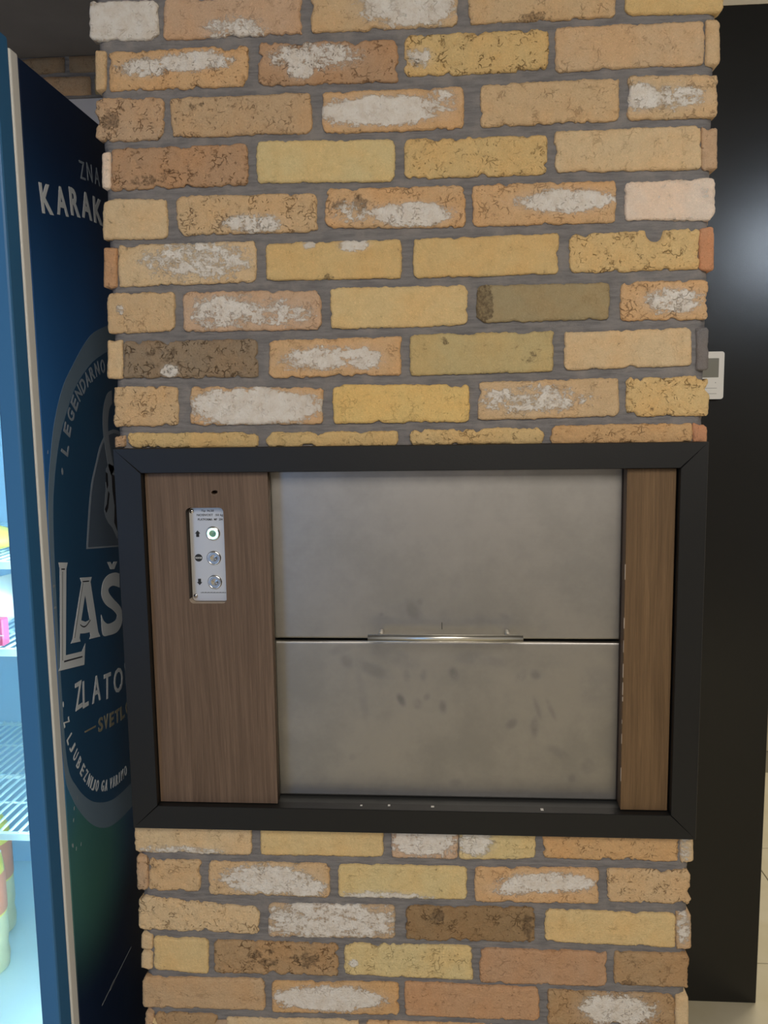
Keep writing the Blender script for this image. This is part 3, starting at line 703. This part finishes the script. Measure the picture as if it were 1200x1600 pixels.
# ------------------------------------------------------------------ control plate in its cut-out
cp = empty('control_panel', (-.3725, .0118, 1.2))
tag(cp, 'narrow steel control plate with three round push buttons set in left wooden board', 'control panel')
curve_sheet('plate', [rrect(-.4019, 1.2016, -.3436, 1.3534, .0062)], .002, frame_mtx((0, .0128, 0), (1, 0, 0), (0, 0, 1)), 'plate', cp)
YF = .0118
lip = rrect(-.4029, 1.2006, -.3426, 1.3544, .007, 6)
for nm, m_, keep in (('cutout_shaded_side', 'shaded_edge', lambda z: z > 1.2085), ('cutout_lit_lip', 'hole_rim', lambda z: z <= 1.2085)):  # shade painted into the stained sides, light into the bottom lip
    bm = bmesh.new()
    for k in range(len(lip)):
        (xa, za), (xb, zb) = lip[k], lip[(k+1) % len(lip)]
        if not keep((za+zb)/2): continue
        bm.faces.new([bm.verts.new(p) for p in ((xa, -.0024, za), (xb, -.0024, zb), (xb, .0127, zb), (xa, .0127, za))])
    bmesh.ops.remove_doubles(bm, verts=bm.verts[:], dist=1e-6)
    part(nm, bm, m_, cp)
def fm(x, z, y=YF): return frame_mtx((x, y, z), (1, 0, 0), (0, 0, 1))
for k, z in enumerate((1.3115, 1.2720, 1.2327)):
    x = -.3645; mt = fm(x, z)
    bt = part('push_button', lathe(bmesh.new(), [(.0118, 0), (.0116, .0012), (.0102, .0024), (.0092, .0024), (.0088, .0016), (.0, .0016)], mt, 32), 'chrome', cp, True)
    part('button_ring', lathe(bmesh.new(), [(.0088, .0016), (.0088, .0022), (.0056, .0022), (.0056, .0016)], mt, 32), 'lit' if k == 0 else 'button_steel', bt)
    bm = bmesh.new()
    for q in range(4):           # spun face: four shallow facets, as the light fans out on it
        a0 = q*PI/2 + .35; pts = [(0, 0)] + [(.0055*math.cos(a0+PI/2*t/6), .0055*math.sin(a0+PI/2*t/6)) for t in range(7)]
        vs = [bm.verts.new(mt @ Vector((px, py, .0026 + (.0016 if q % 2 else -.0008)*(0 if (px, py) == (0, 0) else math.sin(PI*t_/6))))) for t_, (px, py) in zip([0]+list(range(7)), pts)]
        for t in range(1, 7): bm.faces.new((vs[0], vs[t], vs[t+1]))
    part('button_face', bm, 'green_face' if k == 0 else 'button_steel', bt)
arrow = [(-.0045, .0005), (0, .0055), (.0045, .0005), (.0024, .0005), (.0024, -.0050), (-.0024, -.0050), (-.0024, .0005)]
part('up_arrow', poly(bmesh.new(), arrow, fm(-.3895, 1.3110), .0004), 'black', cp)
part('down_arrow', poly(bmesh.new(), [(x, -y) for x, y in arrow], fm(-.3895, 1.2330), .0004), 'black', cp)
st = part('stop_symbol', poly(bmesh.new(), [(.0062*math.cos(t*PI/12), .0062*math.sin(t*PI/12)) for t in range(24)], fm(-.3895, 1.2722), .0003), 'black', cp)
part('stop_band', poly(bmesh.new(), [(-.0050, -.0013), (.0050, -.0013), (.0050, .0013), (-.0050, .0013)], fm(-.3895, 1.2722, YF-.0003), .0002), 'band', st)
bm = bmesh.new(); write(bm, 'STOP', .0075, .0018, fm(-.3895, 1.2722, YF-.0005), .01, .0002); part('stop_word', bm, 'black', st)
bm = bmesh.new()
write(bm, 'Tip  N.50', .0205, .0042, fm(-.3720, 1.3476), .008); write(bm, 'NOSIVOST  :50 kg', .0425, .0048, fm(-.3682, 1.3408), .008); write(bm, 'PLATFORMA  MP  204', .0400, .0036, fm(-.3680, 1.3342), .012)
part('lettering', bm, 'black', cp); bm = bmesh.new()
for k in range(26): box(bm, (-.3885+k*.0016, YF-.0004, 1.2148), (-.3885+k*.0016+.0012, YF, 1.2155+.0005*((k*7) % 3)/2))
part('fine_print', bm, 'black', cp)
for x, z in ((-.3978, 1.3475), (-.3968, 1.2098)):
    s_ = part('screw', lathe(bmesh.new(), [(.0036, 0), (.0034, .0010), (.0022, .0017), (0, .0019)], fm(x, z), 16), 'chrome', cp, True)
    part('screw_slot', B((x-.0015, YF-.0022, z-.0003), (x+.0015, YF-.0017, z+.0003)), 'black', s_)

# ------------------------------------------------------------------ room controller on the black wall
tc = empty('room_thermostat', (.606, .712, 1.517))
tag(tc, 'small white wall thermostat with grey display beside the brick pillar', 'thermostat')
part('housing', poly(bmesh.new(), rrect(.563, 1.5185, .6483, 1.6265, .006), frame_mtx((0, .712, 0), (1, 0, 0), (0, 0, 1)), .016), 'white_plastic', tc)
part('display', poly(bmesh.new(), rrect(.575, 1.568, .6362, 1.6115, .001), frame_mtx((0, .696, 0), (1, 0, 0), (0, 0, 1)), .0006), 'lcd', tc)
bm = bmesh.new(); Mt = frame_mtx((0, .696, 0), (1, 0, 0), (0, 0, 1))
poly(bm, [(.6300+.0012*math.cos(t*PI/4), 1.5560+.0012*math.sin(t*PI/4)) for t in range(8)], Mt, .0004)
for z in (1.5430, 1.5305): poly(bm, [(.600, z), (.633, z), (.633, z+.0012), (.600, z+.0012)], Mt, .0003)
part('marks', bm, 'mark', tc)

# ------------------------------------------------------------------ the drinks fridge
XR, XL = -.62, -1.24
fr = empty('drinks_fridge', (-.93, .25, 0))
tag(fr, 'tall navy drinks fridge with glass door and printed side panel', 'fridge')
part('side_panel', B((XR-.03, -.020, .06), (XR, .58, 2.03), .002), 'print', fr)
bm = bmesh.new()
box(bm, (XL, -.02, .06), (XL+.03, .58, 2.03)); box(bm, (XL+.03, .55, .06), (XR-.03, .58, 2.03)); box(bm, (XL+.03, -.02, 1.95), (XR-.03, .55, 2.03)); box(bm, (XL+.03, -.02, .06), (XR-.03, .55, .42))
part('cabinet', bm, 'door_blue', fr)
bm = bmesh.new()
box(bm, (XR-.038, -.018, .425), (XR-.031, .545, 1.945)); box(bm, (XL+.031, -.018, .425), (XL+.038, .545, 1.945)); box(bm, (XL+.038, .535, .425), (XR-.038, .545, 1.945)); box(bm, (XL+.038, -.018, 1.938), (XR-.038, .535, 1.945))
part('liner', bm, 'liner', fr)
part('deck', B((XL+.038, -.015, .425), (XR-.038, .535, .440)), 'shelf', fr)
for x in (XL+.06, XR-.06):
    part('foot', lathe(bmesh.new(), [(.02, 0), (.02, .02), (.012, .025), (.012, .062), (0, .062)], Matrix.Translation((x, .05, 0)), 12), 'frame', fr)
    part('foot', lathe(bmesh.new(), [(.02, 0), (.02, .02), (.012, .025), (.012, .062), (0, .062)], Matrix.Translation((x, .50, 0)), 12), 'frame', fr)
bm = bmesh.new()
for a, b in (((XR-.025, -.045, .10), (XR+.0008, -.0205, 2.032)), ((XL, -.045, .10), (XL+.025, -.0205, 2.032)), ((XL+.025, -.045, 2.007), (XR-.025, -.0205, 2.032)), ((XL+.025, -.045, .10), (XR-.025, -.0205, .125))): box(bm, a, b, .003, 2)
part('gasket', bm, 'gasket', fr)
dr = part('door', box(box(box(B((XR-.0305, -.087, .10), (XR, -.0455, 2.045), .004, 2), (XL, -.087, .10), (XL+.0305, -.0455, 2.045), .004, 2), (XL+.0305, -.087, 1.99), (XR-.0305, -.0455, 2.045), .004, 2), (XL+.0305, -.087, .10), (XR-.0305, -.0455, .155), .004, 2), 'door_blue', fr)
part('door_glass', B((XL+.0305, -.068, .155), (XR-.0305, -.064, 1.99)), 'glass', dr)
part('handle', tube(bmesh.new(), [(XL+.05, -.087, .95), (XL+.05, -.125, .97), (XL+.05, -.125, 1.33), (XL+.05, -.087, 1.35)], .009, 10), 'gasket', dr, True)
part('led_strip', B((XR-.048, .005, .50), (XR-.040, .025, 1.90)), 'led', fr)
part('led_strip', B((XL+.10, .005, 1.925), (XR-.10, .025, 1.936)), 'led', fr)
for z in (.792, 1.118, 1.266, 1.60):
    sh = part('shelf', B((XL+.042, .022, z-.014), (XR-.042, .030, z-.001), .001), 'shelf', fr)
    for y in (.25, .525): part('cross_bar', B((XL+.042, y, z-.010), (XR-.042, y+.006, z-.0034)), 'shelf', sh)
    bm = bmesh.new(); k = 0; x = XL+.055
    while x < XR-.045: box(bm, (x-.0017, .026, z-.0032), (x+.0017, .53, z)); x += .0175
    for y in (.14, .40): box(bm, (XL+.042, y-.0017, z-.0060), (XR-.042, y+.0017, z-.0030))
    tag(part('wires', bm, 'shelf', sh), kind='stuff')
part('price_holder', B((-.795, -.020, .425), (-.742, -.0155, .4415)), 'holder', fr)
# printed side: grey ring, teal field, shield, lettering
SPM = lambda lift: Matrix(((0, 0, 1, XR+lift), (1, 0, 0, 0), (0, 1, 0, 0), (0, 0, 0, 1)))      # local x -> depth, y -> height, z -> outward
def mirror(pts, c=.262): return pts + [(2*c-x, y) for x, y in reversed(pts)]
outer = spline([(.262, 1.668), (.179, 1.641), (.093, 1.578), (.054, 1.540), (.022, 1.488), (.001, 1.431), (-.011, 1.385), (-.0185, 1.31), (-.0185, 1.10), (-.0185, .93), (.002, .869), (.04, .816), (.087, .772), (.141, .743), (.201, .730), (.262, .726)], 5)
inner = spline([(.262, 1.622), (.186, 1.597), (.115, 1.555), (.073, 1.512), (.036, 1.46), (.010, 1.395), (-.002, 1.33), (-.008, 1.20), (-.010, 1.05), (-.006, .93), (.023, .876), (.068, .831), (.114, .804), (.161, .786), (.210, .778), (.262, .775)], 5)
gr = part('label_print', poly(bmesh.new(), mirror(outer), SPM(0), .0003), 'ring', fr)
part('label_field', poly(bmesh.new(), mirror(inner), SPM(.0003), .0002), 'teal', gr)
sh_o = spline([(.262, 1.475), (.232, 1.470), (.200, 1.451), (.176, 1.421), (.149, 1.382), (.131, 1.333), (.113, 1.270)], 4) + [(.262, 1.250)]
sh_i = [(x+(.262-x)*.045, 1.255+(y-1.252)*.955) for x, y in sh_o]
part('shield_border', poly(bmesh.new(), mirror(sh_o), SPM(.0005), .0002), 'letter_dim', gr)
part('shield_field', poly(bmesh.new(), mirror(sh_i), SPM(.0007), .0002), 'shield', gr)
horn = spline([(.262, 1.548), (.238, 1.540), (.218, 1.512), (.212, 1.478), (.218, 1.440), (.228, 1.405), (.240, 1.388)], 5) + spline([(.254, 1.400), (.246, 1.424), (.238, 1.452), (.236, 1.484), (.246, 1.512), (.262, 1.524)], 5)
bm = bmesh.new(); poly(bm, horn, SPM(.0009), .0002); part('horn', bm, 'letter_dim', gr)
bm = bmesh.new(); poly(bm, [(.216, 1.404), (.232, 1.412), (.262, 1.402), (.275, 1.398), (.275, 1.262), (.250, 1.268), (.232, 1.290), (.214, 1.302), (.202, 1.314), (.197, 1.328), (.203, 1.345), (.210, 1.365), (.212, 1.384)], SPM(.0009), .0002)
hd = part('animal_head', bm, 'letter_dim', gr)
bm = bmesh.new()
poly(bm, [(.213, 1.398), (.222, 1.394), (.222, 1.372), (.216, 1.366), (.211, 1.380)], SPM(.0011), .0001)
poly(bm, [(.220, 1.362), (.226, 1.356), (.216, 1.330), (.206, 1.322), (.200, 1.330), (.210, 1.338)], SPM(.0011), .0001)
poly(bm, [(.240, 1.392), (.275, 1.380), (.275, 1.275), (.252, 1.282), (.240, 1.300), (.246, 1.330), (.240, 1.360)], SPM(.0011), .0001)
part('head_shading', bm, 'ink', gr)
L_ = [(.0064, 1.2659), (.0386, 1.2599), (.032, 1.2505), (.0112, 1.1099), (.0718, 1.0985), (.0864, 1.1085), (.0771, 1.0731), (-.0171, 1.0921), (-.010, 1.0966), (.0098, 1.2550)]
A_ = [(.081, 1.2255), (.1277, 1.2176), (.1214, 1.2101), (.1416, 1.1140), (.149, 1.1035), (.104, 1.1113), (.1089, 1.1161), (.1073, 1.1229), (.0859, 1.1266), (.0682, 1.1311), (.0654, 1.124), (.0684, 1.1171), (.032, 1.1239), (.0398, 1.1295), (.0864, 1.2165)]
Ah_ = [(.0969, 1.1922), (.1103, 1.1442), (.0923, 1.1453), (.0756, 1.1523)]
V_ = [(.1984, 1.2315), (.2128, 1.2292), (.22, 1.2208), (.2284, 1.2266), (.2447, 1.224), (.229, 1.2123), (.2109, 1.2155)]
S_ = spline([(.1581, 1.1417), (.1601, 1.1042), (.187, 1.0952), (.2242, 1.0909), (.2471, 1.0986), (.2561, 1.1155), (.2477, 1.135), (.2164, 1.1577), (.1978, 1.1737), (.1989, 1.1818), (.2198, 1.1824), (.250, 1.172)], 4) + spline([(.252, 1.199), (.2314, 1.2051), (.1983, 1.2069), (.1771, 1.1997), (.1665, 1.1856), (.1672, 1.1707), (.1829, 1.1538), (.2135, 1.1364), (.2306, 1.1219), (.2189, 1.1146), (.186, 1.1172), (.1673, 1.1279)], 4)
part('letter', poly(bmesh.new(), L_, SPM(.0006), .0004), 'letter', gr)
cu_l = curve_sheet('letter', [A_, Ah_], .0004, SPM(.0008), 'letter', gr)
part('letter', poly(bmesh.new(), S_, SPM(.0006), .0004), 'letter', gr)
part('caron', poly(bmesh.new(), V_, SPM(.0006), .0004), 'letter', gr)
bm = bmesh.new()
poly(bm, [(.0145, 1.2545), (.0268, 1.2522), (.0262, 1.2500), (.0142, 1.2523)], SPM(.001), .0001); poly(bm, [(.004, 1.1028), (.0720, 1.0905), (.0716, 1.0882), (.003, 1.1003)], SPM(.001), .0001)
poly(bm, [(.0175, 1.2490), (.0190, 1.2487), (-.0005, 1.1045), (-.002, 1.1048)], SPM(.001), .0001); poly(bm, [(.0900, 1.2180), (.1160, 1.2136), (.1156, 1.2116), (.0897, 1.2160)], SPM(.001), .0001)
poly(bm, [(.0905, 1.2150), (.0920, 1.2148), (.0480, 1.1290), (.0462, 1.1293)], SPM(.001), .0001); poly(bm, spline([(.0705, 1.1470), (.0830, 1.1402), (.0960, 1.1395), (.1120, 1.1450)], 4) + spline([(.1120, 1.1425), (.0960, 1.1372), (.0830, 1.1378), (.0705, 1.1447)], 4), SPM(.001), .0001)
part('letter_inline', bm, 'ink', gr)
def at(y, z, ang, lift=.0006):
    a = math.radians(ang); return frame_mtx((XR+lift, y, z), (0, math.cos(a), math.sin(a)), (0, -math.sin(a), math.cos(a)))
bm = bmesh.new(); write(bm, 'K', .062, .105, at(.315, 1.150, 8), .03); write(bm, 'O', .070, .105, at(.405, 1.166, 12), .03); part('letter', bm, 'letter', gr)
bm = bmesh.new()
for ch, y, z, a, w in (('K', .044, 1.842, 8, .040), ('A', .098, 1.852, 7, .042), ('R', .148, 1.862, 5, .036), ('A', .196, 1.868, 3, .042), ('K', .246, 1.870, 1, .040), ('T', .296, 1.870, -2, .036), ('E', .342, 1.867, -4, .030), ('R', .388, 1.862, -6, .036)):
    write(bm, ch, w, .0455, at(y, z, a, 0.0), .03)
part('slogan', bm, 'letter', fr)
bm = bmesh.new()
for ch, y, z, a in (('Z', .187, 1.925, 6), ('N', .218, 1.930, 4), ('A', .250, 1.932, 2)): write(bm, ch, .022, .030, at(y, z, a, 0.0), 0)
part('slogan_line', bm, 'letter_dim', fr)
bm = bmesh.new()
for ch, y, z, a, w in (('Z', .049, 1.028, -3, .027), ('L', .076, 1.022, -5, .022), ('A', .121, 1.015, -7, .036), ('T', .168, 1.004, -8, .032), ('O', .220, .998, -4, .044), ('R', .272, .998, 2, .034), ('O', .322, 1.002, 6, .044), ('G', .374, 1.010, 9, .040)):
    write(bm, ch, w, .047, at(y, z, a), .012)
part('variety_word', bm, 'letter', gr)
bm = bmesh.new()
poly(bm, [(.064, .9585), (.109, .9515), (.109, .9485), (.064, .9555)], SPM(.0006), .0003)
for ch, y, z, a in (('S', .130, .945, -8), ('V', .154, .941, -7), ('E', .180, .936, -6), ('T', .206, .932, -4), ('L', .231, .930, 0), ('O', .258, .930, 2)): write(bm, ch, .020, .026, at(y, z, a), .03)
part('style_word', bm, 'letter_gold', gr)
bm = bmesh.new()
for ch, y, z, a in (('L', .055, 1.447, 66), ('E', .068, 1.479, 62), ('G', .084, 1.503, 57), ('E', .101, 1.523, 52), ('N', .119, 1.540, 46), ('D', .138, 1.554, 40), ('A', .158, 1.566, 34), ('R', .179, 1.576, 27), ('N', .202, 1.585, 18), ('O', .228, 1.591, 10)):
    write(bm, ch, .0185, .025, at(y, z, a), .02)
part('ring_text', bm, 'letter_dim', gr); bm = bmesh.new()
poly(bm, [(.040+.003*math.cos(t*PI/4), 1.411+.006*math.sin(t*PI/4)) for t in range(8)], SPM(.0006), .0003)
part('ring_dot', bm, 'letter_dim', gr)
bm = bmesh.new()
for ch, y, z, a in (('Z', -.0005, 1.000, -80), ('L', .007, .968, -72), ('J', .015, .951, -68), ('U', .025, .932, -64), ('B', .035, .914, -60), ('E', .047, .896, -57), ('Z', .058, .881, -53), ('N', .070, .867, -48), ('I', .079, .858, -45), ('J', .087, .850, -42), ('O', .101, .842, -34),
                    ('G', .124, .831, -24), ('A', .139, .825, -20), ('V', .160, .819, -14), ('A', .174, .816, -11), ('R', .188, .813, -8), ('I', .200, .812, -5), ('M', .214, .811, -3), ('O', .231, .811, 0)):
    write(bm, ch, .0045 if ch == 'I' else .0108, .020, at(y, z, a), .015)
part('ring_text', bm, 'letter', gr); bm = bmesh.new()
poly(bm, [(-.008+.002*math.cos(t*PI/4), 1.033+.005*math.sin(t*PI/4)) for t in range(8)], SPM(.0006), .0003)
part('ring_dot', bm, 'letter', gr)
bm = bmesh.new()
poly(bm, [(.068, .4385), (.212, .4525), (.212, .4545), (.070, .4405)], SPM(0), .0003); poly(bm, [(.105, .4400), (.128, .4425), (.126, .4480), (.108, .4450)], SPM(0), .0003)
rs = random.Random(4)
for k in range(16):
    y, z = rs.uniform(-.015, .03), rs.uniform(.7, 1.5); poly(bm, [(y, z), (y+.0012, z+.001), (y+.002, z+.006), (y+.0006, z+.005)], SPM(0), .0004)
for z in (1.231, 1.196): poly(bm, [(-.0195, z), (-.0150, z+.003), (-.0100, z+.0005), (-.0150, z-.002)], SPM(.0009), .0005)
tag(part('scratches', bm, 'scratch', fr), kind='stuff')

# ------------------------------------------------------------------ what stands in the fridge
def bottle(x, y, label):
    r = empty('juice_bottle', (x, y, .440)); mt = Matrix.Translation((x, y, .440))
    tag(r, label, 'bottle')
    part('lower_body', lathe(bmesh.new(), [(0, .001), (.034, .0), (.043, .008), (.045, .03), (.042, .05), (.045, .07), (.0445, .118)], mt, 28), 'juice_pale', r, True)
    part('upper_body', lathe(bmesh.new(), [(.0445, .118), (.0445, .205), (.042, .225), (.030, .250), (.017, .268), (.015, .285)], mt, 28), 'juice', r, True)
    part('cap', lathe(bmesh.new(), [(.0165, .283), (.0165, .302), (.014, .305), (0, .305)], mt, 20), 'cap', r, True)
    lb = part('paper_label', lathe(bmesh.new(), [(.0452, .122), (.0458, .124), (.0458, .198), (.0452, .200)], mt, 28), 'label_orange', r, True)
    bm = bmesh.new()                      # curved blue patch on the label
    for k in range(6):
        for a, b in ((0, 1),):
            t0, t1 = -1.75+k*.12, -1.75+(k+1)*.12
            vs = [bm.verts.new((x+.0462*math.cos(t), y+.0462*math.sin(t), .44+z)) for t, z in ((t0, .158), (t1, .158), (t1, .188), (t0, .188))]; bm.faces.new(vs)
    part('label_patch', bm, 'label_blue', lb)
    bm = bmesh.new()
    for k in range(7):
        t0 = -.62; z0 = .130+k*.0092
        vs = [bm.verts.new((x+.0463*math.cos(t), y+.0463*math.sin(t), .44+z)) for t, z in ((t0, z0), (t0+.13, z0), (t0+.13, z0+.0062), (t0, z0+.0062))]; bm.faces.new(vs)
    part('label_lettering', bm, 'label_white', lb)
bottle(-.884, .150, 'juice bottle with orange label and blue patch, nearest the fridge door')
bottle(-.935, .270, 'juice bottle farther back, behind the front bottle with the orange label')
tag(obj('plastic_bag', (lambda bm: (bmesh.ops.create_icosphere(bm, subdivisions=3, radius=1.0), [setattr(v, 'co', Vector((-.835+v.co.x*.085*(1+.25*noise.noise(v.co*2.3)), .13+v.co.y*.075*(1+.25*noise.noise(v.co*2.7)), 1.1185+max(0, (v.co.z*.5+.5)*.10*(1+.3*noise.noise(v.co*3.1)))))) for v in bm.verts], bm)[2])(bmesh.new()), 'bag', None, True),
    'crumpled white plastic bag on the upper wire shelf of the fridge', 'bag')
pk = empty('food_package', (-.79, .07, 1.118)); tag(pk, 'pink carton at the front of the upper wire shelf in the fridge', 'package')
part('carton', B((-.84, .032, 1.1185), (-.735, .052, 1.165), .002), 'pink', pk); part('white_stripe', B((-.84, .0314, 1.136), (-.735, .0322, 1.1375)), 'label_white', pk)
tag(obj('yellow_pouch', (lambda bm: (bmesh.ops.create_icosphere(bm, subdivisions=3, radius=1.0), [setattr(v, 'co', Vector((-.84+v.co.x*.11, .10+v.co.y*.06, 1.2665+(v.co.z*.5+.5)*.05*(1+.15*noise.noise(v.co*2))))) for v in bm.verts], bm)[2])(bmesh.new()), 'lemon', None, True),
    'yellow pouch lying on the higher wire shelf of the fridge', 'pouch')
